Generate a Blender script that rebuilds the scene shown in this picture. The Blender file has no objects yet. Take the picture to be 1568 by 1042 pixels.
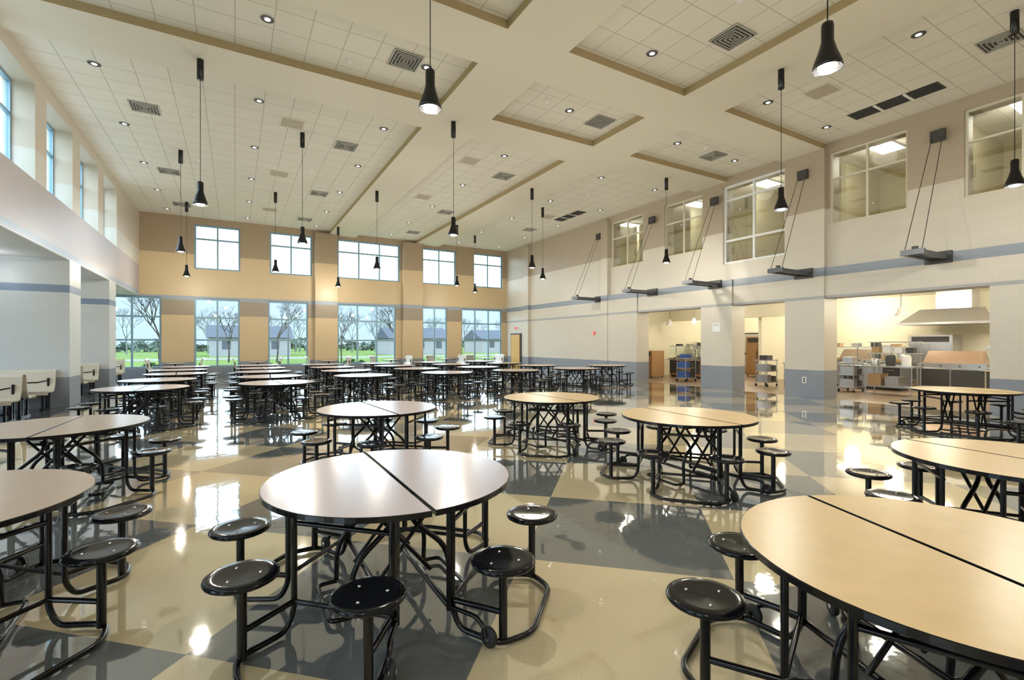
import bpy, math, random
from mathutils import Vector, Matrix
random.seed(4)
S = bpy.context.scene
COL = S.collection
try:
    S.view_settings.view_transform = 'Standard'
    S.view_settings.look = 'None'
    S.view_settings.exposure = 0.0
except Exception as e:
    print(e)

# ---------------------------------------------------------------- materials
def new_mat(name):
    m = bpy.data.materials.new(name); m.use_nodes = True
    nt = m.node_tree; b = nt.nodes['Principled BSDF']
    return m, nt, b
def L(nt, a, b): nt.links.new(a, b)
def simple(name, col, rough=0.5, metal=0.0, noise=0.04, scale=6.0, emis=None, es=0.0, spec=0.5, coat=0.0):
    m, nt, b = new_mat(name)
    n = nt.nodes.new('ShaderNodeTexNoise'); n.inputs['Scale'].default_value = scale
    g = nt.nodes.new('ShaderNodeNewGeometry')
    L(nt, g.outputs['Position'], n.inputs['Vector'])
    mx = nt.nodes.new('ShaderNodeMix'); mx.data_type = 'RGBA'
    mx.inputs[6].default_value = tuple(max(0, c*(1-noise)) for c in col)+(1,)
    mx.inputs[7].default_value = tuple(min(1, c*(1+noise)) for c in col)+(1,)
    L(nt, n.outputs['Fac'], mx.inputs[0])
    L(nt, mx.outputs[2], b.inputs['Base Color'])
    b.inputs['Roughness'].default_value = rough
    b.inputs['Metallic'].default_value = metal
    b.inputs['Specular IOR Level'].default_value = spec
    b.inputs['Coat Weight'].default_value = coat
    if emis:
        b.inputs['Emission Color'].default_value = tuple(emis)+(1,)
        b.inputs['Emission Strength'].default_value = es
    return m

def wall_mat(name, zones, mortar=.93, bump=.12):
    """zones: list of (z_start, color) painted colour zones by height, block wall"""
    m, nt, b = new_mat(name)
    g = nt.nodes.new('ShaderNodeNewGeometry')
    sx = nt.nodes.new('ShaderNodeSeparateXYZ'); L(nt, g.outputs['Position'], sx.inputs[0])
    mr = nt.nodes.new('ShaderNodeMath'); mr.operation = 'DIVIDE'; mr.inputs[1].default_value = 8.0
    L(nt, sx.outputs['Z'], mr.inputs[0])
    cr = nt.nodes.new('ShaderNodeValToRGB'); cr.color_ramp.interpolation = 'CONSTANT'
    els = cr.color_ramp.elements
    while len(els) > 1: els.remove(els[-1])
    els[0].position = 0; els[0].color = tuple(zones[0][1])+(1,)
    for z, c in zones[1:]:
        e = els.new(z/8.0); e.color = tuple(c)+(1,)
    L(nt, mr.outputs[0], cr.inputs[0])
    ad = nt.nodes.new('ShaderNodeMath'); ad.operation = 'ADD'
    L(nt, sx.outputs['X'], ad.inputs[0]); L(nt, sx.outputs['Y'], ad.inputs[1])
    cx = nt.nodes.new('ShaderNodeCombineXYZ'); L(nt, ad.outputs[0], cx.inputs[0]); L(nt, sx.outputs['Z'], cx.inputs[1])
    br = nt.nodes.new('ShaderNodeTexBrick'); L(nt, cx.outputs[0], br.inputs['Vector'])
    br.inputs['Scale'].default_value = 1.0
    br.inputs['Brick Width'].default_value = 0.4; br.inputs['Row Height'].default_value = 0.2
    br.inputs['Mortar Size'].default_value = 0.005; br.inputs['Mortar Smooth'].default_value = 0.3
    br.inputs['Color1'].default_value = (1,1,1,1); br.inputs['Color2'].default_value = (.975,.975,.975,1)
    br.inputs['Mortar'].default_value = (mortar,mortar,mortar,1)
    mx = nt.nodes.new('ShaderNodeMix'); mx.data_type = 'RGBA'; mx.blend_type = 'MULTIPLY'; mx.inputs[0].default_value = 1
    L(nt, cr.outputs[0], mx.inputs[6]); L(nt, br.outputs['Color'], mx.inputs[7])
    L(nt, mx.outputs[2], b.inputs['Base Color'])
    bp = nt.nodes.new('ShaderNodeBump'); bp.inputs['Strength'].default_value = bump
    bp.inputs['Distance'].default_value = 0.008; bp.invert = True
    L(nt, br.outputs['Fac'], bp.inputs['Height']); L(nt, bp.outputs[0], b.inputs['Normal'])
    b.inputs['Roughness'].default_value = 0.4
    return m

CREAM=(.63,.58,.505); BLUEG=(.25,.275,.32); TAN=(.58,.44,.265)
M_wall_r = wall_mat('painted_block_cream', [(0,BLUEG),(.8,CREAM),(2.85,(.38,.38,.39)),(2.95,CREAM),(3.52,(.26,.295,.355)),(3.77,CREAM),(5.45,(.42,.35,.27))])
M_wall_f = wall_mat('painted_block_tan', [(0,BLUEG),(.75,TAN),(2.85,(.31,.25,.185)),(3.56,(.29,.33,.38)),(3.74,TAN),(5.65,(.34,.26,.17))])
M_wall_l = wall_mat('painted_block_left_daylit', [(0,BLUEG),(.75,(.58,.60,.61)),(2.86,(.20,.26,.37)),(3.04,(.58,.60,.61)),(3.7,(.27,.33,.43)),(3.86,(.41,.375,.385)),(5.0,(.58,.56,.51)),(5.65,(.52,.46,.38))])  # bluish pier zones hold the cool window light in their colour
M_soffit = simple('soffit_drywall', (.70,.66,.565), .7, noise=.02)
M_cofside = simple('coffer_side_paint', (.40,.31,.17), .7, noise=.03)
M_kwall = simple('kitchen_wall_paint', (.80,.75,.60), .6)
M_upwall = simple('upper_room_paint', (.62,.57,.38), .6)
M_orange = simple('orange_wall_stripe', (.75,.28,.06), .6)
M_white = simple('white_enamel', (.8,.8,.8), .4)
M_alum = simple('window_aluminium', (.22,.35,.44), .4, .2)
M_alumw = simple('window_frame_white', (.78,.80,.82), .4)
M_alumt = simple('window_frame_tan',(.66,.62,.50),.5)
M_black = simple('black_steel', (.006,.006,.007), .2, .0, spec=.45)
M_seat = simple('black_seat_plastic', (.007,.008,.011), .12, spec=.32)
M_rubber = simple('rubber_wheel', (.02,.02,.02), .6)
M_chrome = simple('chrome', (.8,.8,.8), .15, 1)
M_steel = simple('stainless_steel', (.52,.52,.53), .3, .85)
M_darkm = simple('dark_metal', (.05,.05,.05), .5)
M_ltop_y = simple('tabletop_maple_laminate', (.76,.53,.25), .3, noise=.08, scale=9, spec=.5)
M_ltop_g = simple('tabletop_window_sheen_laminate', (.60,.52,.555), .2, noise=.03, scale=9, spec=.6)  # lilac is the window reflection painted into the tan laminate colour
M_ltop_b = simple('tabletop_beige_laminate', (.56,.42,.31), .22, noise=.05, scale=9, spec=.5)
M_booth = simple('booth_laminate', (.58,.53,.44), .3)
M_wood = simple('door_wood', (.62,.36,.10), .4, noise=.15, scale=12)
M_oak = simple('cabinet_wood', (.40,.23,.10), .4, noise=.15, scale=10)
M_kfloor = simple('kitchen_quarry_floor', (.30,.22,.15), .35, noise=.12, scale=20)
M_alcfloor = simple('alcove_dark_floor', (.07,.075,.085), .2, noise=.1, scale=20)
M_blue = simple('blue_plastic', (.04,.10,.32), .4)
M_pink = simple('pink_plastic', (.8,.12,.3), .4)
M_card = simple('cardboard',(.42,.28,.15),.8)
M_bulb = simple('lamp_bulb_glow', (1,1,.9), .4, emis=(1,.90,.62), es=30)
M_glow = simple('lamp_panel_glow', (1,1,.95), .4, emis=(1,.97,.88), es=5.0)
M_dlglow = simple('downlight_glow', (1,1,.95), .4, emis=(1,.97,.9), es=2.5)
M_exit = simple('exit_sign_red', (.8,.03,.02), .4, emis=(1,.05,.02), es=.3)
M_grass = simple('lawn_grass', (.10,.145,.05), 1, noise=.3, scale=.3, spec=0)
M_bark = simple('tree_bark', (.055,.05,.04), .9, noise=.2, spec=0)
M_barkf = simple('distant_hazed_bark', (.12,.14,.13), .9, noise=.2, spec=0)  # distance haze mixed into the bark colour, paler than near trees
M_leaf = simple('tree_line_foliage', (.075,.105,.085), .95, noise=.4, scale=.3, spec=0)
M_shrub = simple('shrub_foliage', (.07,.12,.045), .95, noise=.4, scale=2, spec=0)
M_house = simple('house_siding', (.24,.24,.25), .9, spec=0)
M_roof = simple('house_roof', (.07,.08,.10), .9, spec=0)
M_concrete = simple('concrete', (.17,.17,.17), .9, spec=0)

def glass_mat(name, refl, tint):
    m = bpy.data.materials.new(name); m.use_nodes = True
    nt = m.node_tree; nt.nodes.clear()
    o = nt.nodes.new('ShaderNodeOutputMaterial'); mx = nt.nodes.new('ShaderNodeMixShader')
    t = nt.nodes.new('ShaderNodeBsdfTransparent'); gl = nt.nodes.new('ShaderNodeBsdfGlossy')
    gl.inputs['Roughness'].default_value = .02; t.inputs[0].default_value = tint
    mx.inputs[0].default_value = refl
    L(nt, t.outputs[0], mx.inputs[1]); L(nt, gl.outputs[0], mx.inputs[2]); L(nt, mx.outputs[0], o.inputs[0])
    return m
M_glass = glass_mat('window_glass', .05, (.93,.98,1,1))
M_glass2 = glass_mat('interior_glass', .18, (.95,.97,.96,1))

def floor_mat():
    m, nt, b = new_mat('checker_vinyl_floor')
    g = nt.nodes.new('ShaderNodeNewGeometry')
    mp = nt.nodes.new('ShaderNodeMapping'); mp.vector_type = 'TEXTURE'
    s = 1.46; a = math.radians(-43)
    e1 = Vector((math.cos(a), math.sin(a))); e2 = Vector((-math.sin(a), math.cos(a)))
    c = Vector((2.88, 3.07)) - e1*s*.5 - e2*s*.5
    mp.inputs['Location'].default_value = (c.x, c.y, 0)
    mp.inputs['Rotation'].default_value = (0, 0, a)
    mp.inputs['Scale'].default_value = (s, s, s)
    L(nt, g.outputs['Position'], mp.inputs['Vector'])
    ad = nt.nodes.new('ShaderNodeVectorMath'); ad.operation = 'ADD'; ad.inputs[1].default_value = (0,0,.5)
    L(nt, mp.outputs[0], ad.inputs[0])
    ch = nt.nodes.new('ShaderNodeTexChecker'); ch.inputs['Scale'].default_value = 1
    L(nt, ad.outputs[0], ch.inputs['Vector'])
    ch.inputs['Color1'].default_value = (.79,.66,.42,1)
    ch.inputs['Color2'].default_value = (.185,.20,.20,1)
    n = nt.nodes.new('ShaderNodeTexNoise'); n.inputs['Scale'].default_value = 90; n.inputs['Detail'].default_value = 4
    L(nt, g.outputs['Position'], n.inputs['Vector'])
    cr = nt.nodes.new('ShaderNodeValToRGB'); cr.color_ramp.elements[0].position = .35; cr.color_ramp.elements[1].position = .65
    cr.color_ramp.elements[0].color = (.88,.88,.88,1); cr.color_ramp.elements[1].color = (1.0,1.0,1.0,1)
    L(nt, n.outputs['Fac'], cr.inputs[0])
    mx = nt.nodes.new('ShaderNodeMix'); mx.data_type = 'RGBA'; mx.blend_type = 'MULTIPLY'; mx.inputs[0].default_value = 1
    L(nt, ch.outputs['Color'], mx.inputs[6]); L(nt, cr.outputs[0], mx.inputs[7])
    L(nt, mx.outputs[2], b.inputs['Base Color'])
    n2 = nt.nodes.new('ShaderNodeTexNoise'); n2.inputs['Scale'].default_value = 1.2
    L(nt, g.outputs['Position'], n2.inputs['Vector'])
    mr = nt.nodes.new('ShaderNodeMapRange'); mr.inputs['To Min'].default_value = .03; mr.inputs['To Max'].default_value = .08
    L(nt, n2.outputs['Fac'], mr.inputs['Value']); L(nt, mr.outputs[0], b.inputs['Roughness'])
    n3 = nt.nodes.new('ShaderNodeTexNoise'); n3.inputs['Scale'].default_value = 7
    L(nt, g.outputs['Position'], n3.inputs['Vector'])
    bp = nt.nodes.new('ShaderNodeBump'); bp.inputs['Strength'].default_value = .035; bp.inputs['Distance'].default_value = .02
    L(nt, n3.outputs['Fac'], bp.inputs['Height']); L(nt, bp.outputs[0], b.inputs['Normal']); L(nt, bp.outputs[0], b.inputs['Coat Normal'])
    b.inputs['Specular IOR Level'].default_value = .8
    b.inputs['Coat Weight'].default_value = 1.0; b.inputs['Coat Roughness'].default_value = .02; b.inputs['Coat IOR'].default_value = 1.75
    return m
M_floor = floor_mat()

def act_mat():
    m, nt, b = new_mat('acoustic_ceiling_tile')
    g = nt.nodes.new('ShaderNodeNewGeometry')
    br = nt.nodes.new('ShaderNodeTexBrick'); br.offset = 0
    br.inputs['Scale'].default_value = 1; br.inputs['Brick Width'].default_value = .61; br.inputs['Row Height'].default_value = .61
    br.inputs['Mortar Size'].default_value = .009; br.inputs['Mortar Smooth'].default_value = .0
    br.inputs['Color1'].default_value = (.73,.705,.63,1); br.inputs['Color2'].default_value = (.71,.685,.61,1)
    br.inputs['Mortar'].default_value = (.48,.45,.37,1)
    L(nt, g.outputs['Position'], br.inputs['Vector']); L(nt, br.outputs['Color'], b.inputs['Base Color'])
    b.inputs['Roughness'].default_value = .85
    return m
M_act = act_mat()

# ---------------------------------------------------------------- mesh builder
class MB:
    def __init__(s): s.v=[]; s.f=[]; s.m=[]; s.sm=[]
    def add(s, vs, fs, mi=0, smooth=False):
        o=len(s.v); s.v += [tuple(p) for p in vs]
        for f in fs:
            s.f.append(tuple(i+o for i in f)); s.m.append(mi); s.sm.append(smooth)
    def box(s, a, b, mi=0, mb=None, M=None):
        x0,y0,z0=a; x1,y1,z1=b
        if x0>x1: x0,x1=x1,x0
        if y0>y1: y0,y1=y1,y0
        if z0>z1: z0,z1=z1,z0
        vs=[(x0,y0,z0),(x1,y0,z0),(x1,y1,z0),(x0,y1,z0),(x0,y0,z1),(x1,y0,z1),(x1,y1,z1),(x0,y1,z1)]
        if M is not None: vs=[M@Vector(p) for p in vs]
        s.add(vs,[(0,3,2,1)],mi if mb is None else mb)
        s.add(vs,[(4,5,6,7),(0,1,5,4),(1,2,6,5),(2,3,7,6),(3,0,4,7)],mi)
    def tube(s, pts, r, n=8, mi=0, cap=True):
        pts=[Vector(p) for p in pts]; k=len(pts)
        t=[]
        for i in range(k):
            d=(pts[min(i+1,k-1)]-pts[max(i-1,0)])
            t.append(d.normalized())
        up=Vector((0,0,1)) if abs(t[0].z)<.9 else Vector((1,0,0))
        nrm=(up-t[0]*up.dot(t[0])).normalized()
        vs=[]
        for i in range(k):
            nrm=(nrm-t[i]*nrm.dot(t[i]))
            if nrm.length<1e-6: nrm=t[i].orthogonal()
            nrm.normalize(); bn=t[i].cross(nrm)
            rr=r[i] if isinstance(r,(list,tuple)) else r
            for j in range(n):
                a=2*math.pi*j/n
                vs.append(pts[i]+nrm*math.cos(a)*rr+bn*math.sin(a)*rr)
        fs=[]
        for i in range(k-1):
            for j in range(n):
                a=i*n+j; b=i*n+(j+1)%n
                fs.append((a,b,b+n,a+n))
        s.add(vs,fs,mi,n>4)
        if cap:
            s.add([vs[j] for j in range(n)],[tuple(range(n))[::-1]],mi)
            s.add([vs[(k-1)*n+j] for j in range(n)],[tuple(range(n))],mi)
    def lathe(s, prof, n=24, mi=0, M=None, smooth=True):
        vs=[]
        for r,z in prof:
            for j in range(n):
                a=2*math.pi*j/n; p=Vector((r*math.cos(a),r*math.sin(a),z))
                vs.append(M@p if M is not None else p)
        fs=[]
        for i in range(len(prof)-1):
            for j in range(n):
                a=i*n+j; b=i*n+(j+1)%n
                fs.append((a,b,b+n,a+n))
        s.add(vs,fs,mi,smooth)
        s.add([vs[j] for j in range(n)],[tuple(range(n))[::-1]],mi)
        s.add([vs[(len(prof)-1)*n+j] for j in range(n)],[tuple(range(n))],mi)
    def cyl(s,c,r,z0,z1,n=16,mi=0):
        s.lathe([(r,z0),(r,z1)],n,mi,Matrix.Translation((c[0],c[1],0)),smooth=True)
    def mesh(s,name,mats):
        me=bpy.data.meshes.new(name); me.from_pydata(s.v,[],s.f)
        for m in mats: me.materials.append(m)
        me.polygons.foreach_set('material_index',s.m)
        me.polygons.foreach_set('use_smooth',s.sm); me.update()
        return me
    def obj(s,name,mats,loc=(0,0,0),rz=0,parent=None):
        o=bpy.data.objects.new(name,s.mesh(name,mats)); COL.objects.link(o)
        o.location=loc; o.rotation_euler[2]=rz
        if parent: o.parent=parent
        return o
def inst(name, me, loc, rz=0):
    o=bpy.data.objects.new(name,me); COL.objects.link(o); o.location=loc; o.rotation_euler[2]=rz; return o
def fillet(pts, r, seg=4):
    pts=[Vector(p) for p in pts]; out=[pts[0]]
    for i in range(1,len(pts)-1):
        a=(pts[i-1]-pts[i]); b=(pts[i+1]-pts[i])
        rr=min(r,a.length*.45,b.length*.45)
        p0=pts[i]+a.normalized()*rr; p1=pts[i]+b.normalized()*rr
        for k in range(seg+1):
            t=k/seg; out.append(p0*(1-t)**2+pts[i]*2*t*(1-t)+p1*t*t)
    out.append(pts[-1]); return out

def wall(name, axis, a, b, u0,u1,z0,z1, holes, mat, extra=None):
    mb=MB()
    us=sorted(set([u0,u1]+[h[i] for h in holes for i in (0,1) if u0<h[i]<u1]))
    for i in range(len(us)-1):
        c=(us[i]+us[i+1])/2
        hs=sorted([(max(h[2],z0),min(h[3],z1)) for h in holes if h[0]<c<h[1]])
        z=z0; segs=[]
        for h in hs:
            if h[0]>z: segs.append((z,h[0]))
            z=max(z,h[1])
        if z<z1: segs.append((z,z1))
        for s0,s1 in segs:
            if axis=='x': mb.box((a,us[i],s0),(b,us[i+1],s1))
            else: mb.box((us[i],a,s0),(us[i+1],b,s1))
    if extra:
        for e in extra: mb.box(e[0],e[1])
    return mb.obj(name,[mat])

wn=[0]
def window(axis, p, u0,u1,z0,z1, vs, hs, mat, fw=.05, dep=.08, gm=None):
    wn[0]+=1; mb=MB()
    def bx(ua,ub,za,zb,d=dep,mi=0):
        if axis=='x': mb.box((p-d/2,ua,za),(p+d/2,ub,zb),mi)
        else: mb.box((ua,p-d/2,za),(ub,p+d/2,zb),mi)
    bx(u0,u1,z0,z0+fw); bx(u0,u1,z1-fw,z1); bx(u0,u0+fw,z0+fw,z1-fw); bx(u1-fw,u1,z0+fw,z1-fw)
    for v in vs: bx(v-fw/2,v+fw/2,z0+fw,z1-fw,dep*.9)
    for h in hs: bx(u0+fw,u1-fw,h-fw/2,h+fw/2,dep*.8)
    bx(u0+fw,u1-fw,z0+fw,z1-fw,.008,1)
    return mb.obj('window_%d'%wn[0],[mat,gm or M_glass])

# ---------------------------------------------------------------- room shell
XR=14.6; YF=26.1; ZC=7.2; ZA=7.36; YB=-5.0
mb=MB(); mb.box((-3.5,YB,-.1),(XR+.1,YF,0)); mb.obj('floor',[M_floor])
mb=MB(); mb.box((-6.5,YB,-.1),(-3.5,YF,0)); mb.obj('floor_alcove',[M_alcfloor])
mb=MB(); mb.box((XR+.1,-5,-.1),(24,18,0)); mb.obj('floor_kitchen',[M_kfloor])

low=[(-4.9,-2.82),(-1.61,.2),(1.4,3.2),(4.63,7.7),(9.24,10.75),(11.67,14.4)]
upp=[(-1.61,.22),(1.47,3.4),(4.63,7.92),(9.24,11.3),(12.45,14.45)]
holes=[(a,b,.5,3.66) for a,b in low]+[(a,b,5.0,7.05) for a,b in upp]
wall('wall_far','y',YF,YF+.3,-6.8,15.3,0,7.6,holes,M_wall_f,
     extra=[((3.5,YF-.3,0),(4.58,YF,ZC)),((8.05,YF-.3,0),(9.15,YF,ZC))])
for a,b in low:
    n=3 if b-a>2.5 else 2
    window('y',YF+.12,a,b,.5,3.66,[a+(b-a)*i/n for i in range(1,n)],[1.75,2.78],M_alum,fw=.075)
for a,b in upp:
    n=3 if b-a>2.5 else 2
    window('y',YF+.12,a,b,5.0,7.05,[a+(b-a)*i/n for i in range(1,n)],[6.4],M_alum,fw=.08)

rw=[(14.55,16.5,5.0,7.05),(11.6,13.39,5.0,7.05),(8.55,10.75,4.35,7.05),(5.46,7.3,5.0,7.05),(2.45,4.37,5.0,7.05),(-1,1,5.0,7.05)]
op=[(3.89,7.36,0,2.9),(8.49,10.3,0,2.9),(11.55,14.74,0,2.9)]
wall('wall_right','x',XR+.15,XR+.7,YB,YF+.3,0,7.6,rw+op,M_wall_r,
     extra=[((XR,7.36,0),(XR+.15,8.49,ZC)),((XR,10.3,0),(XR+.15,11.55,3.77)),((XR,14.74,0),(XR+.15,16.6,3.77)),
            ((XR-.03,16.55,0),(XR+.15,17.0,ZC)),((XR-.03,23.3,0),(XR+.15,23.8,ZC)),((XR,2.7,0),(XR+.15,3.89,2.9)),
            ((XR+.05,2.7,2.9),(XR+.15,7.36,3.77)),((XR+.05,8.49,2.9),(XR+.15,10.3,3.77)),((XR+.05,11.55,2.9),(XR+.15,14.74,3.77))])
for i,w in enumerate(rw):
    window('x',XR+.25,w[0],w[1],w[2],w[3],[(w[0]+w[1])/2],[w[3]-.75] if i!=2 else [5.15,6.55],M_alumw if i==2 else M_alumt,fw=.07 if i==2 else .05,gm=M_glass2)

lw=[(-4.25+2.65*k,-4.25+2.65*k+1.95,5.0,7.0) for k in range(10)]
ext=[((-3.9,YB,3.7),(-3.6,YF,5.0))]
prev=YB
for h in lw+[(YF,YF,0,0)]:
    ext.append(((-3.9,prev,5.0),(-3.6,h[0],ZA))); prev=h[1]
for h in lw: ext.append(((-3.9,h[0],7.0),(-3.6,h[1],ZA)))
ext+= [((-6.5,16.0,0),(-3.6,17.0,3.7)),((-6.5,20.4,0),(-3.6,21.4,3.7)),((-6.5,4.6,0),(-3.6,5.6,3.7))]
wall('wall_left','x',-4.1,-3.9,YB,YF,3.7,ZA,lw,M_wall_l,extra=ext)
for h in lw: window('x',-4.0,h[0],h[1],h[2],h[3],[(h[0]+h[1])/2],[6.3],M_alum)
aw=[(a,a+2.2,.6,3.2) for a in (-3,1,6.2,9.3,12.8,17.3,22.5)]
wall('wall_alcove','x',-6.8,-6.5,YB,YF,0,4.1,aw,M_wall_l)
for h in aw: window('x',-6.65,h[0],h[1],h[2],h[3],[(h[0]+h[1])/2],[],M_alum)
M_alcc=simple('alcove_ceiling_paint',(.66,.66,.66),.7)
mb=MB()
mb.box((-6.5,YB,3.69),(-3.62,4.59,3.9)); mb.box((-6.5,5.61,3.69),(-3.62,15.99,3.9)); mb.box((-6.5,17.01,3.69),(-3.62,20.39,3.9)); mb.box((-6.5,21.41,3.69),(-3.62,YF,3.9))
mb.obj('ceiling_alcove',[M_alcc])
wall('wall_back','y',YB-.3,YB,-6.8,15.3,0,7.6,[],M_wall_r)

mb=MB(); mb.box((-4.1,YB,ZA),(15.3,YF,ZA+.2)); mb.obj('ceiling',[M_act])
mb=MB()
yb=[(7.4,8.6),(10.6,11.9),(.3,1.5)]; xb=[(4.2,5.55),(8.8,10.2)]
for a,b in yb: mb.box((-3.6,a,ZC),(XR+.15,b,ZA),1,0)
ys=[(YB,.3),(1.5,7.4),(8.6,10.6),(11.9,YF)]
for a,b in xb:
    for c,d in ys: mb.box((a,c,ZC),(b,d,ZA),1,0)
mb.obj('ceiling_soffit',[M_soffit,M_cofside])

mb=MB(); mb.box((XR+.7,-5,3.5),(24,18,3.65)); mb.obj('ceiling_kitchen',[M_kwall])
mb=MB(); mb.box((23.5,-5,0),(23.8,18,3.5)); mb.obj('wall_kitchen_back',[M_kwall])
mb=MB(); mb.box((XR+.7,-.3,0),(23.5,0,3.5)); mb.box((XR+.7,17,0),(23.5,17.3,3.5)); mb.box((19.6,12.4,0),(23.5,12.55,3.5)); mb.box((19.0,10.6,2.7),(19.2,16.9,3.5)); mb.obj('wall_kitchen_side',[M_kwall])
mb=MB(); mb.box((XR+.7,-5,4.1),(19.5,26,4.25)); mb.box((19.5,-5,4.1),(19.7,26,7.6)); mb.box((XR+.7,26,4.1),(19.7,26.2,7.6))
for y in (1.6,4.9,8.0,11.1,14.0,17.2,20.5): mb.box((17.2,y,4.25),(19.5,y+.15,7.5))
mb.obj('wall_upper_rooms',[M_upwall])
mb=MB(); mb.box((19.44,-5,4.9),(19.5,18,5.35)); mb.obj('trim_1',[M_orange])
mb=MB()
for a,b in ((-5,1.5),(1.8,4.8),(5.1,7.9)):
    mb.box((15.9,a,4.25),(15.95,b,5.22),0)
mb.obj('trim_2',[M_orange])
mb=MB(); mb.box((XR+.7,-5,7.45),(19.5,26,7.6)); mb.obj('ceiling_upper_rooms',[M_act])
for y in (3.7,6.7,10.4,13.4,17.4,20):
    mb=MB(); mb.box((16.0,y-.3,7.40),(17.2,y+.3,7.45),1,0); mb.obj('ceiling_light_panel',[M_glow,M_white])
    l=bpy.data.lights.new('upper_room_light','POINT'); l.energy=40; l.shadow_soft_size=.3; l.color=(1,.93,.76)
    o=bpy.data.objects.new('upper_room_light',l); COL.objects.link(o); o.location=(16.6,y,7.1)

mb=MB(); mb.box((XR+.08,24.3,0),(XR+.149,25.5,2.2),1); mb.box((XR+.05,24.4,.02),(XR+.09,25.4,2.12),0)
mb.box((XR+.03,25.15,1.0),(XR+.05,25.3,1.05),2); mb.obj('door_1',[M_wood,M_darkm,M_chrome])
mb=MB(); mb.box((XR+.09,24.7,2.45),(XR+.149,25.1,2.6),0); mb.box((XR+.085,24.75,2.47),(XR+.09,25.05,2.58),1); mb.obj('exit_sign',[M_white,M_exit])
mb=MB(); mb.box((XR+.10,17.6,2.0),(XR+.149,17.72,2.15),0); mb.lathe([(.04,0),(.03,.02)],12,1,Matrix.Translation((XR+.09,17.66,2.07))@Matrix.Rotation(math.pi/2,4,'Y')); mb.obj('fire_alarm',[M_exit,M_white])
mb=MB(); mb.box((XR-.012,10.75,2.0),(XR-.001,11.05,2.3),0); mb.box((XR-.014,10.78,2.2),(XR-.012,11.02,2.27),1); mb.obj('notice_sheet',[M_white,M_steel])
mb=MB(); mb.box((XR-.012,7.85,.42),(XR-.001,7.97,.6),0); mb.box((XR-.015,7.88,.45),(XR-.012,7.94,.5),1); mb.box((XR-.015,7.88,.52),(XR-.012,7.94,.57),1); mb.obj('wall_outlet',[M_white,M_darkm])

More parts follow.
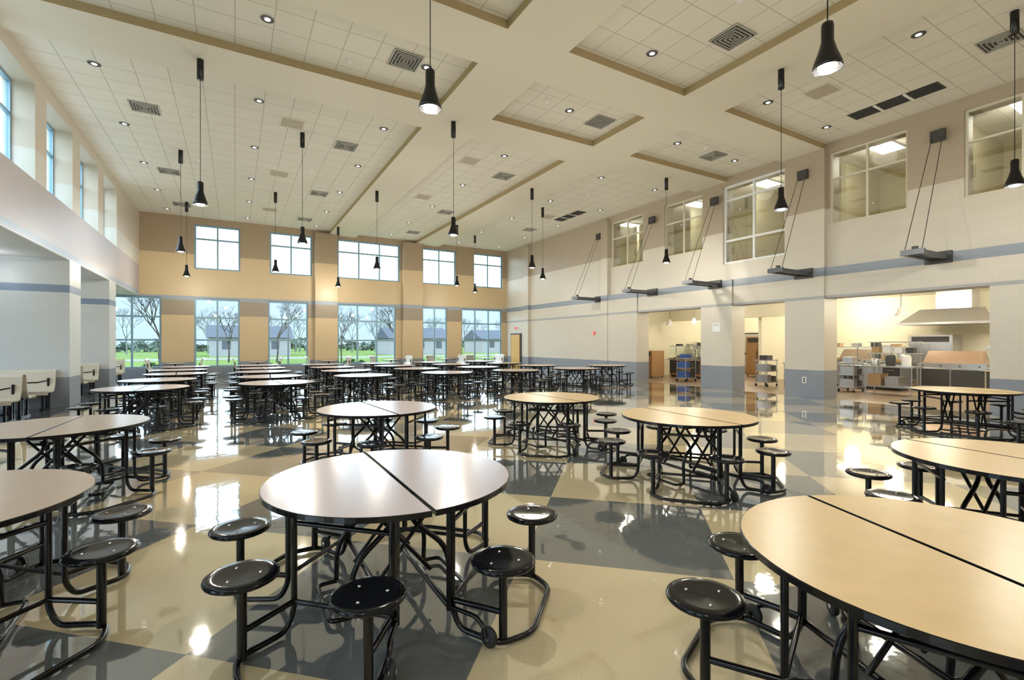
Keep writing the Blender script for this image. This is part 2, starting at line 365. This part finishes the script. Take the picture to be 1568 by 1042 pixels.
# ---------------------------------------------------------------- round stool table
def table_mesh(name, topmat):
    mb=MB(); R=.76; zt=.745; th=.03
    for s in (1,-1):
        n=44; ring=[]
        x0=.010
        a0=math.asin(x0/R)
        for i in range(n+1):
            a=-math.pi/2+a0+(math.pi-2*a0)*i/n
            ring.append((R*math.cos(a)*s,R*math.sin(a)))
        if s<0: ring=ring[::-1]
        inner=[((abs(x)*.992+.003)*s,y*.992) for x,y in ring]
        k=len(ring)
        mb.add([(x,y,zt) for x,y in inner],[tuple(range(k))],0)
        vs=[(x,y,zt) for x,y in inner]+[(x,y,zt-.003) for x,y in ring]+[(x,y,zt-th) for x,y in ring]
        fs=[]
        for i in range(k):
            j=(i+1)%k
            fs.append((i,i+k,j+k,j)); fs.append((i+k,i+2*k,j+2*k,j+k))
        mb.add(vs,fs,1)
        mb.add([(x,y,zt-th) for x,y in ring],[tuple(range(k))[::-1]],1)
    def P(r,deg,z):
        a=math.radians(deg); return Vector((r*math.cos(a),r*math.sin(a),z))
    for q in (45,135,225,315):
        lr=.62
        path=[P(lr,q-29,.715),P(lr,q-29,.12),P(lr+.05,q-28,.025),P(.93,q-25,.025),P(1.02,q-14,.025),P(1.02,q+14,.025),P(.93,q+25,.025),P(lr+.05,q+28,.025),P(lr,q+29,.12),P(lr,q+29,.715)]
        mb.tube(fillet(path,.07,4),.0165,8,2)
        for sg in (-1,1):
            st=q+sg*22.5
            mb.tube([P(lr,q+sg*29,.17),P(.92,st,.17)],.017,6,2)
            mb.tube([P(.92,st,.03),P(.92,st,.425)],.023,10,2)
            M=Matrix.Translation(P(.92,st,0))
            mb.lathe([(.03,.40),(.07,.425),(.155,.428),(.168,.436),(.172,.446),(.168,.456),(.155,.462),(.12,.459),(.02,.455)],28,3,M)
            for k in range(3):
                c=P(.92,st,0)+P(.085,k*120+q,0)
                mb.lathe([(.008,.456),(.007,.4615),(.002,.463)],8,5,Matrix.Translation(c))
        mb.tube([P(lr-.01,q-29,.60),P(lr-.01,q+29,.60)],.014,6,2)
        mb.tube([P(lr,q-29,.17),P(lr,q+29,.17)],.014,6,2)
        near = {45:76,135:104,225:256,315:284}[q]
        mb.tube([P(.62,near,.71),P(.62,near,.12)],.019,4,2)
        wq={45:73,135:107,225:253,315:287}[q]
        mb.tube(fillet([P(.62,near,.14),P(.80,wq,.14),P(.86,wq,.11),P(.88,wq,.055)],.03,3),.013,6,2)
        c=P(.88,wq,.056); t=P(1,wq,0)
        ax=Vector((-t.y,t.x,0))
        rot=Vector((0,0,1)).rotation_difference(ax).to_matrix().to_4x4()
        mb.lathe([(.02,-.016),(.050,-.014),(.056,0),(.050,.014),(.02,.016)],20,4,Matrix.Translation(c+ax*.018)@rot)
        mb.lathe([(.016,-.019),(.016,.019)],10,5,Matrix.Translation(c+ax*.018)@rot)
    for s in (1,-1):
        mb.tube([(s*.16,-.60,.695),(s*.16,.60,.695)],.018,4,2)
        mb.tube([(s*.46,-.42,.695),(s*.46,.42,.695)],.018,4,2)
        for y in (-.42,.42): mb.tube([(s*.05,y,.695),(s*.5,y,.695)],.016,4,2)
        mb.tube([(s*.15,-.6,.14),(s*.15,.6,.14)],.018,6,2)
        for y in (-.22,.22):
            mb.tube(fillet([(s*.04,y,.70),(s*.05,y,.52),(s*.30,y,.30),(s*.30,y*1.1,.04)],.12,5),.017,8,2)
            yy=y+(.05 if s>0 else -.05)
            mb.tube([(-s*.22,yy,.66),(s*.20,yy,.16)],.013,6,2)
            mb.lathe([(.03,-.02),(.03,.02)],12,2,Matrix.Translation((s*.05,y,.6))@Matrix.Rotation(math.pi/2,4,'X'))
        mb.tube(fillet([(s*.30,-.24,.03),(s*.42,-.24,.03),(s*.42,.24,.03),(s*.30,.24,.03)],.06,3),.014,6,2)
    return mb.mesh(name,[topmat,M_black,M_black,M_seat,M_rubber,M_chrome])
T_y=table_mesh('stool_table_maple',M_ltop_y)
T_g=table_mesh('stool_table_window_sheen',M_ltop_g)
T_b=table_mesh('stool_table_beige',M_ltop_b)
near=[(T_g,.88,3.07,0),(T_y,2.50,.79,-22),(T_y,4.65,3.87,-4),(T_y,4.37,6.28,3),(T_g,1.65,6.40,4),(T_b,-1.59,6.70,-3),
      (T_b,-1.50,3.75,2),(T_y,11.56,3.43,5),(T_y,5.05,1.18,-10),(T_y,10.3,1.5,4)]
for me,x,y,r in near: inst('round_stool_table',me,(x,y,0),math.radians(r))
far=[]
for x in (-1.5,.75):
    for y in (11.6,14.0,16.4,18.8,21.2): far.append((T_g,x,y))
for x in (3.0,5.4,7.7,10.2):
    for y in (13.2,15.7,18.2,20.7): far.append((T_g if x<6 else T_b,x,y))
far += [(T_b,12.5,14.2)]
for me,x,y in far:
    inst('round_stool_table',me,(x+random.uniform(-.08,.08),y+random.uniform(-.08,.08),0),math.radians(random.uniform(-8,8)))

# ---------------------------------------------------------------- booths
def booth_mesh():
    mb=MB(); W=1.15
    prof=[(0.0,.40),(.02,.455),(.10,.46),(.40,.44),(.47,.47),(.52,.60),(.57,.90),(.61,.955),(.66,.94)]
    t=.03
    for s in (1,-1):
        off=.38
        pts=[(s*(off+u),z) for u,z in prof]
        n=len(pts); vs2=[]
        for w in (-W/2,W/2):
            for i,(u,z) in enumerate(pts): vs2.append((u,w,z))
            for i,(u,z) in enumerate(pts): vs2.append((u+s*t*(1 if z>.47 else 0),w,z-(t if z<=.47 else t*.2)))
        N=2*n; fs=[]
        for i in range(n-1):
            fs+=[(i,i+1,N+i+1,N+i),(n+i,N+n+i,N+n+i+1,n+i+1),(i,n+i,n+i+1,i+1),(N+i,N+i+1,N+n+i+1,N+n+i)]
        fs+=[(0,N,N+n,n),(n-1,2*n-1,N+2*n-1,N+n-1)]
        mb.add(vs2,fs,0)
        for w in (-W/2+.1,W/2-.14):
            mb.box((s*(off+.08),w,0.0),(s*(off+.14),w+.04,.43),1); mb.box((s*(off+.38),w,0.0),(s*(off+.44),w+.04,.43),1)
            mb.box((s*(off+.0),w-.01,0),(s*(off+.55),w+.05,.04),1)
            mb.box((s*(off+.05),w,.38),(s*(off+.47),w+.04,.42),1)
            mb.box((s*(off+.50),w,.04),(s*(off+.56),w+.04,.75),1)
    mb.box((-.33,-W/2,.71),(.33,W/2,.74),2); mb.box((-.335,-W/2-.005,.705),(.335,W/2+.005,.735),1)
    mb.lathe([(.22,0),(.2,.02),(.04,.04),(.035,.70),(.15,.705)],16,1)
    return mb.mesh('booth_seating',[M_booth,M_black,M_ltop_b])
BM=booth_mesh()
for x,y,r in [(-4.4,10.5,90),(-4.4,12.75,90),(-4.4,14.9,90),(-4.4,19.25,90),(-4.4,23.5,90)]: inst('booth_seating',BM,(x,y,0),math.radians(r))
for x in (-2.2,.9,4.0,7.1,10.2,12.6): inst('booth_seating',BM,(x,24.9,0),0)

# ---------------------------------------------------------------- pendants
PEN=120
def pendant(x,y,zb=4.33):
    zt=ZC if not ((5.55<x<8.8 or x<4.2 or x>10.2) and (y>11.9 or 8.6<y<10.6 or 1.5<y<7.4)) else ZA
    mb=MB()
    mb.lathe([(.045,zt-.40),(.06,zt-.39),(.06,zt)],16,0)
    mb.tube([(0,0,zb+.44),(0,0,zt-.38)],.006,6,0)
    mb.lathe([(.015,zb+.47),(.05,zb+.455),(.056,zb+.43),(.056,zb+.28),(.062,zb+.25),(.085,zb+.17),(.125,zb+.06),(.132,zb+.03),(.132,zb),(.122,zb),(.115,zb+.05),(.06,zb+.2),(.02,zb+.21)],28,0)
    mb.lathe([(.02,zb+.12),(.06,zb+.09),(.085,zb+.03),(.06,zb-.005),(.01,zb-.015)],18,1)
    o=mb.obj('pendant_lamp',[M_black,M_bulb],(x,y,0))
    l=bpy.data.lights.new('pendant_light','POINT'); l.energy=PEN; l.shadow_soft_size=.07; l.color=(1,.94,.81)
    lo=bpy.data.objects.new('bulb_light',l); COL.objects.link(lo); lo.parent=o; lo.location=(0,0,zb-.10)
for x,y in [(1.97,5.3),(-.59,11.25),(1.6,14.2),(4.78,11.2),(-1.4,17.3),(1.34,20.3),(4.52,17.7),(9.3,14.6),(-1.7,23.5),(4.3,24.1),
            (11.3,16.9),(11.1,23.1),(9.1,20.9),(12.66,11.4),(9.67,5.7),(5.1,2.54),(11.7,2.8),(-1.6,-1.5),(4.6,-2.5),(9.5,-1.5)]:
    pendant(x,y)

mb=MB(); mb.lathe([(.12,-.012),(.12,-.001)],24,0); mb.lathe([(.115,-.014),(.085,-.02),(.08,-.016)],24,1); mb.lathe([(.05,-.022),(.05,-.018)],16,2)
DL=mb.mesh('recessed_downlight',[M_white,M_darkm,M_dlglow])
for x in (-2.5,.5,3.45,7.15,11.0,13.6):
    for y in (3.9,6.8,9.5,12.8,15.9,19.0,22.1,25.0):
        if (x,y)==(13.6,3.9): continue
        inst('recessed_downlight',DL,(x,y,ZA))
for y in (1,8,10.5,13,15.2,18.8,23.5):  # alcove fixtures and cool lamps added to brighten the dark alcove ceiling
    o=inst('recessed_downlight',DL,(-4.9,y,3.69))
    l=bpy.data.lights.new('alcove_fill_light','POINT'); l.energy=13; l.shadow_soft_size=.1; l.color=(.88,.94,1)
    lo=bpy.data.objects.new('alcove_fill_light',l); COL.objects.link(lo); lo.parent=o; lo.location=(0,0,-.45)
def ring(mb,a,b,z0,z1,mi):
    mb.box((-a,-a,z0),(a,-b,z1),mi); mb.box((-a,b,z0),(a,a,z1),mi); mb.box((-a,-b,z0),(-b,b,z1),mi); mb.box((b,-b,z0),(a,b,z1),mi)
mb=MB(); mb.box((-.3,-.3,-.01),(.3,.3,-.001),0)
ring(mb,.30,.275,-.02,-.01,1)
for i in range(4): a=.235-i*.062; ring(mb,a,a-.012,-.03,-.011,1)
DF=mb.mesh('air_diffuser',[M_darkm,simple('diffuser_louver',(.45,.44,.40),.5)])
for x,y in [(3.0,9.5),(-1.9,14.6),(8.1,5.7),(2.8,14.5),(8.2,9.6),(8.0,14.4),(12.7,9.6),(-1.9,19.6),(2.8,19.6),(8.0,19.6),(12.9,20.5),(-1.9,9.4),(12.6,3.2),(-1.9,24),(2.8,24),(8,24)]:
    inst('air_diffuser',DF,(x,y,ZA))
mb=MB(); mb.box((-.3,-.3,-.012),(.3,.3,-.001),0); mb.box((-.26,-.26,-.016),(.26,.26,-.012),1)
RG=mb.mesh('return_grille',[M_soffit,simple('grille_tan',(.45,.40,.32),.7)])
for x,y in [(1.3,13.7),(6.4,13.7),(1.3,18.0),(6.4,18.0),(12.3,18.0),(11.6,5.9),(1.3,23)]: inst('return_grille',RG,(x,y,ZA))
mb=MB(); mb.box((-.25,-.9,-.012),(.25,.9,-.001),0)
for i in range(5): mb.box((-.2+i*.085,-.85,-.03),(-.17+i*.085,.85,-.012),0)
for i in range(2): mb.box((-.25,-.33+i*.6,-.035),(.25,-.27+i*.6,-.012),1)
LG=mb.mesh('linear_return_grille',[M_darkm,M_white])
inst('linear_return_grille',LG,(13.6,5.3,ZA)); inst('linear_return_grille',LG,(13.1,17.4,ZA))
mb=MB(); mb.lathe([(.02,-.06),(.05,-.045),(.06,-.001)],14,0); SD=mb.mesh('smoke_detector',[M_white])
for x,y in [(-.9,14.3),(2.0,10.1),(6.4,9.4),(6.2,15.5),(11.8,14.5),(-1,17.9),(12,9.3),(2.2,17),(7.3,5)]: inst('smoke_detector',SD,(x,y,ZA))

mb=MB()
mb.box((-1.45,-.22,3.60),(-1.38,.22,3.72),0); mb.box((-1.4,-.20,3.60),(0,-.12,3.70),0); mb.box((-1.4,.12,3.60),(0,.20,3.70),0)
for x in (-1.1,-.75,-.4): mb.box((x,-.12,3.62),(x+.05,.12,3.67),0)
mb.box((-.06,-.26,3.52),(0,.26,3.80),1)
mb.box((-.10,-.14,6.45),(0,.14,6.72),1)
for s in (-.1,.1): mb.tube([(-1.38,s*1.6,3.72),(-.09,s,6.55)],.008,6,1)
mb.lathe([(.06,3.72),(.06,3.80)],10,1,Matrix.Translation((-1.3,0,0)))
AM=mb.mesh('cable_hung_wall_arm',[simple('arm_grey_metal',(.11,.115,.13),.4,.3),M_darkm])
for y,x in [(4.8,XR+.049),(7.93,XR-.001),(10.95,XR-.001),(13.9,XR+.049),(17.3,XR+.149)]:
    inst('cable_hung_wall_arm',AM,(x,y,0))

# ---------------------------------------------------------------- kitchen equipment
H=math.pi/2
def prep_table(name,x,y,w,d,rz=0,h=.9,over=False):
    mb=MB()
    mb.box((-w/2,-d/2,h-.04),(w/2,d/2,h),0)
    for a in (-1,1):
        for b in (-1,1): mb.tube([(a*(w/2-.05),b*(d/2-.05),0),(a*(w/2-.05),b*(d/2-.05),h-.04)],.02,8,0)
    mb.box((-w/2+.03,-d/2+.03,.25),(w/2-.03,d/2-.03,.28),0)
    if over:
        for a in (-1,1): mb.tube([(a*(w/2-.05),d/2-.06,h),(a*(w/2-.05),d/2-.06,h+.75)],.018,8,0)
        for z in (.4,.75): mb.box((-w/2,d/2-.35,h+z-.03),(w/2,d/2,h+z),0)
        for i in range(int(w/.3)):
            hh=random.uniform(.1,.25); xx=-w/2+.08+i*.3
            mb.box((xx,d/2-.3,h+.4),(xx+.2,d/2-.08,h+.4+hh),random.choice([1,2,0,4]))
    for i in range(int(w/.4)):
        hh=random.uniform(.15,.38); xx=-w/2+.08+i*.4
        mb.lathe([(.12,h),(.13,h+hh*.8),(.10,h+hh),(.02,h+hh+.01)],14,random.choice([0,1,2,0]),Matrix.Translation((xx+.13,0,0)))
    for i in range(int(w/.45)):
        xx=-w/2+.1+i*.45; mb.box((xx,-d/2+.1,.28),(xx+.35,d/2-.1,.28+random.uniform(.2,.45)),random.choice([0,2,4,0]))
    return mb.obj(name,[M_steel,M_white,M_darkm,M_blue,M_card],(x,y,0),rz)
def counter(name,x,y,w,front,guard=True):
    mb=MB()
    mb.box((-.33,-w/2+.03,.1),(.35,w/2-.03,.86),1); mb.box((-.28,-w/2+.06,0),(.3,w/2-.06,.1),2)
    mb.box((-.4,-w/2,.86),(.4,w/2,.90),0)
    for k in (-.47,-.54,-.61): mb.tube([(k,-w/2,.82),(k,w/2,.82)],.014,6,0)
    n=max(2,int(w/.6))
    for i in range(n):
        yy=-w/2+w*(i+.5)/n
        mb.box((-.35,yy-.24,.2),(-.33,yy+.24,.78),0 if i%2 else 2)
        mb.box((-.365,yy-.1,.68),(-.35,yy+.1,.70),0)
        mb.box((-.15,yy-.2,.9),(.25,yy+.2,.93),2)
        mb.lathe([(.10,.93),(.13,1.0),(.11,1.05),(.02,1.07)],12,0 if i%3 else 4,Matrix.Translation((.05,yy,0)))
        mb.box((-.62,yy-.02,.79),(-.33,yy+.02,.81),0)
    if guard:
        for i in range(n//2+1):
            yy=-w/2+.04+(w-.08)*i/(n//2); mb.tube([(.1,yy,.9),(.1,yy,1.45),(-.1,yy,1.5)],.016,8,0)
        mb.box((-.3,-w/2,1.45),(.3,w/2,1.48),0); mb.box((-.32,-w/2+.05,1.1),(-.31,w/2-.05,1.45),3)
        for i in range(n): 
            yy=-w/2+w*(i+.5)/n; mb.box((-.1,yy-.12,1.48),(.15,yy+.1,1.48+random.uniform(.08,.22)),random.choice([0,2,4,4]))
    return mb.obj(name,[M_steel,front,M_darkm,M_glass,M_card],(x,y,0))
def cabinet(name,x,y,w,h,m=None):
    mb=MB(); mb.box((-.4,-w/2,.08),(.4,w/2,h),0)
    for a in (-.35,.35):
        for b in (-w/2+.06,w/2-.06): mb.cyl((a,b),.03,0,.08,8,1)
    mb.box((-.42,-w/2+.04,.15),(-.40,-.01,h-.3),0); mb.box((-.42,.01,.15),(-.40,w/2-.04,h-.3),0)
    for b in (-.05,.05): mb.tube([(-.45,b,h*.4),(-.45,b,h*.65)],.012,6,1)
    mb.box((-.425,-w/2+.1,h-.25),(-.40,w/2-.1,h-.05),1)
    mb.obj(name,[m or M_steel,M_darkm],(x,y,0))
def oven(name,x,y,w):
    mb=MB(); mb.box((-.4,-w/2,.12),(.4,w/2,.95),0)
    for a in (-.33,.33):
        for b in (-w/2+.06,w/2-.06): mb.cyl((a,b),.025,0,.12,8,0)
    n=int(w/.6)
    for i in range(n):
        y0=-w/2+.04+i*(w-.04)/n; y1=y0+(w-.04)/n-.04
        mb.box((-.42,y0,.2),(-.40,y1,.75),1); mb.tube([(-.46,y0+.05,.78),(-.46,y1-.05,.78)],.012,6,0)
    for i in range(n*2): mb.lathe([(.02,-.02),(.02,.02)],10,1,Matrix.Translation((-.42,-w/2+.15+i*(w-.3)/(2*n-1),.87))@Matrix.Rotation(H,4,'Y'))
    v=[(-.3,-w/2+.1,.95),(.35,-w/2+.1,.95),(.35,w/2-.1,.95),(-.3,w/2-.1,.95),(-.1,-w/2+.2,1.35),(.3,-w/2+.2,1.35),(.3,w/2-.2,1.35),(-.1,w/2-.2,1.35)]
    mb.add(v,[(4,5,6,7),(0,1,5,4),(1,2,6,5),(2,3,7,6),(3,0,4,7)],2)
    mb.obj(name,[M_steel,M_darkm,simple('brown_enamel',(.30,.20,.14),.35,.3)],(x,y,0))
M_ftan=simple('counter_front_tan',(.58,.44,.20),.4)
counter('serving_counter',19.0,3.6,3.0,M_ftan,True)
counter('serving_counter',19.4,8.7,3.0,M_steel,True)
counter('serving_counter',18.4,14.6,3.0,M_oak,True)
oven('kitchen_range',20.2,6.2,1.7); oven('kitchen_range',22.6,9.8,1.9); 
prep_table('steel_prep_table',21.8,4.3,2.4,.8,-H,over=True)
prep_table('steel_prep_table',17.6,6.9,1.3,.7,-H,over=True)
prep_table('steel_prep_table',21.4,8.4,1.4,.7,-H,over=True)
prep_table('steel_prep_table',20.4,15.9,1.8,.8,-H,over=True)
prep_table('steel_prep_table',17.0,12.4,1.4,.7,-H,over=True)
prep_table('steel_prep_table',17.4,9.4,1.2,.7,-H,over=False)
cabinet('wood_cabinet',17.0,16.3,1.0,1.25,M_oak); cabinet('wood_cabinet',21.6,13.6,1.2,1.9,M_oak)
cabinet('holding_cabinet',22.8,7.6,1.3,1.9); cabinet('refrigerator_cabinet',22.9,2.6,1.4,2.0); cabinet('refrigerator_cabinet',22.9,1.0,1.4,2.0)
def cart(name,x,y,m,body):
    mb=MB()
    for a in (-.3,.3):
        for b in (-.22,.22):
            mb.tube([(a,b,.08),(a,b,1.0)],.015,8,0)
            mb.lathe([(.015,-.015),(.05,-.012),(.05,.012),(.015,.015)],12,2,Matrix.Translation((a,b,.05))@Matrix.Rotation(H,4,'X'))
    for z in (.15,.55,.95): mb.box((-.33,-.25,z),(.33,.25,z+.03),0)
    for z in (.18,.58): 
        mb.box((-.28,-.2,z),(-.02,.2,z+.25),4); mb.box((.02,-.2,z),(.28,.2,z+.2),3)
    mb.box((-.2,-.15,.98),(.15,.15,1.15),1)
    mb.obj(name,[M_steel,m,M_rubber,M_darkm,body],(x,y,0))
cart('utility_cart',17.6,8.05,M_steel,M_steel); cart('utility_cart',16.4,13.7,M_blue,M_blue); cart('utility_cart',17.2,3.9,M_pink,M_steel); cart('utility_cart',17.2,10.7,M_darkm,M_steel)
for i,y in enumerate((14.35,15.35)):
    mb=MB(); mb.box((23.40,y-.48,0),(23.499,y+.48,2.15),1); mb.box((23.36,y-.42,.03),(23.41,y+.42,2.08),0)
    mb.box((23.34,y-.2,1.2),(23.36,y+.2,1.8),2); mb.box((23.32,y+.3,1.0),(23.36,y+.36,1.1),1); mb.obj('door_%d'%(i+2),[M_steel,M_darkm,M_white])
mb=MB()
v=[(21.4,5.6,2.35),(23.2,5.6,2.35),(23.2,8.2,2.35),(21.4,8.2,2.35),(22.1,6.0,2.85),(23.2,6.0,2.85),(23.2,7.8,2.85),(22.1,7.8,2.85)]
mb.add(v,[(4,5,6,7),(0,1,5,4),(1,2,6,5),(2,3,7,6),(3,0,4,7),(3,2,1,0)],0)
mb.box((21.35,5.55,2.27),(23.22,8.25,2.35),1); mb.box((22.3,6.4,2.85),(23.0,7.4,3.499),0); mb.obj('exhaust_hood',[M_steel,M_steel])
mb=MB(); mb.tube([(0,0,2.75),(0,0,3.499)],.008,6,1); mb.lathe([(.03,2.75),(.06,2.7),(.16,2.5),(.17,2.48),(.15,2.49),(.03,2.68)],18,0); mb.lathe([(.02,2.56),(.07,2.53),(.02,2.48)],12,2)
KP=mb.mesh('kitchen_pendant',[M_white,M_darkm,M_bulb])
for x,y in [(18.2,2.6),(18.2,3.6),(18.2,4.6),(18.2,6.9),(18.2,9.6),(18.0,13.2),(18.0,14.6),(18.0,16)]: inst('kitchen_pendant',KP,(x,y,0))
for x,y,e in [(19.5,4,150),(19.5,7.6,150),(17.2,10,80),(17.2,14,70),(21.5,14.8,140),(22,10,130),(17,5.5,90),(22.3,3.5,150)]:
    l=bpy.data.lights.new('kitchen_light','POINT'); l.energy=e; l.shadow_soft_size=.25; l.color=(1,.93,.75)
    o=bpy.data.objects.new('kitchen_light',l); COL.objects.link(o); o.location=(x,y,3.1)

# ---------------------------------------------------------------- outdoors
mb=MB(); mb.box((-160,26.4,-.4),(180,260,-.2)); mb.box((-160,-60,-.4),(-6.8,26.4,-.2)); mb.obj('lawn_ground',[M_grass])
mb=MB(); mb.box((-30,30,-.2),(40,32,-.17)); mb.box((-80,60,-.2),(90,66,-.17)); mb.obj('path_ground',[M_concrete])
def tree_mesh(seed,h,mat,k0=5):
    mb=MB(); random.seed(seed)
    def br(p,d,l,r,k):
        q=p+d*l; mid=p+d*l*.5+Vector((random.uniform(-1,1),random.uniform(-1,1),0))*l*.05
        mb.tube([p,mid,q],[r,r*.8,r*.6],4,0,cap=False)
        if k>0:
            for _ in range(3):
                nd=(d+Vector((random.uniform(-.8,.8),random.uniform(-.8,.8),random.uniform(-.1,.5)))).normalized()
                br(q,nd,l*random.uniform(.6,.8),r*.6,k-1)
    br(Vector((0,0,-.05)),Vector((0,0,1)),h*.3,h*.016,k0)
    return mb.mesh('bare_tree',[mat])
TA=[tree_mesh(3,6,M_bark),tree_mesh(8,7,M_bark)]
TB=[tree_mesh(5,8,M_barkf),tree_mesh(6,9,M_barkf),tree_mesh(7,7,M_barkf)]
for i,(x,y) in enumerate([(-9,42),(-5.0,46),(-.5,52),(3.4,50),(8.5,46),(14.5,48),(22,50),(30,54),(-16,48)]): inst('bare_tree',TA[i%2],(x,y,-.2),i*1.3)
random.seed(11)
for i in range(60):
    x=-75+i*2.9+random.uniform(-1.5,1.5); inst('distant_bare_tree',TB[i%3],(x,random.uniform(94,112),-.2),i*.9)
def foliage(mb,cx,cy,z,r,n=26):
    """leafy clump: many small tilted leaf facets on an irregular crown"""
    for _ in range(n):
        u=random.uniform(-.3,1); t=random.uniform(0,6.283); k=r*random.uniform(.55,1.05)
        c=Vector((cx+k*math.cos(t)*math.sqrt(max(0,1-u*u)),cy+k*math.sin(t)*math.sqrt(max(0,1-u*u)),z+k*u))
        s=r*random.uniform(.25,.45)
        a=Vector((random.uniform(-1,1),random.uniform(-1,1),random.uniform(-1,1))).normalized(); b=a.orthogonal().normalized()
        c2=a.cross(b)
        mb.add([c+b*s,c+c2*s*.8,c-b*s*.9,c-c2*s],[(0,1,2,3)],0)
random.seed(9)
mb=MB()
for i in range(300):
    x=-110+i*.85+random.uniform(-.6,.6); h=1.6+1.0*math.sin(x*.11)+.8*math.sin(x*.37+1)
    for _ in range(2): foliage(mb,x,122+random.uniform(-4,4),max(.3,random.uniform(0,h)),random.uniform(.9,1.6),16)
mb.obj('distant_tree_line',[M_leaf])
mb=MB()
for x in (-6.5,-3.2,1.0,6.0,9.6,12.8):
    for k in range(3): foliage(mb,x+k*.5-.5,29.0+random.uniform(-.2,.2),.15,.42,70)
mb.obj('shrub_row',[M_shrub])
for x,y in [(2,80),(26,78),(-22,82),(45,84)]:
    mb=MB(); mb.box((-5,-4,0),(5,4,2.6),0)
    mb.add([(-5.4,-4.4,2.6),(5.4,-4.4,2.6),(5.4,4.4,2.6),(-5.4,4.4,2.6),(-5.4,0,4.4),(5.4,0,4.4)],[(0,1,5,4),(3,4,5,2),(0,4,3),(1,2,5),(0,3,2,1)],1)
    for k in (-3,0,3): mb.box((k-.5,-4.05,1),(k+.5,-4,2.2),1)
    mb.obj('distant_house',[M_house,M_roof],(x,y,-.2))

# ---------------------------------------------------------------- world + camera
w=bpy.data.worlds.new('World'); S.world=w; w.use_nodes=True
nt=w.node_tree; bg=nt.nodes['Background']
tc=nt.nodes.new('ShaderNodeTexCoord'); sp=nt.nodes.new('ShaderNodeSeparateXYZ'); L(nt,tc.outputs['Generated'],sp.inputs[0])
cr=nt.nodes.new('ShaderNodeValToRGB'); els=cr.color_ramp.elements
els[0].position=.0; els[0].color=(.115,.145,.170,1)
els[1].position=1; els[1].color=(.80,.92,1,1)
e=els.new(.075); e.color=(.125,.165,.200,1)
e=els.new(.13); e.color=(.72,.84,.94,1)
L(nt,sp.outputs['Z'],cr.inputs[0]); L(nt,cr.outputs[0],bg.inputs['Color']); bg.inputs['Strength'].default_value=7.2

cd=bpy.data.cameras.new('camera'); cam=bpy.data.objects.new('camera',cd); COL.objects.link(cam)
cam.location=(0,0,1.6); cam.rotation_euler=(math.radians(90),0,math.radians(-30.1))
cd.sensor_width=36; cd.lens=36*732/1568; cd.shift_y=.0032; cd.clip_end=500; cd.clip_start=.05
S.camera=cam
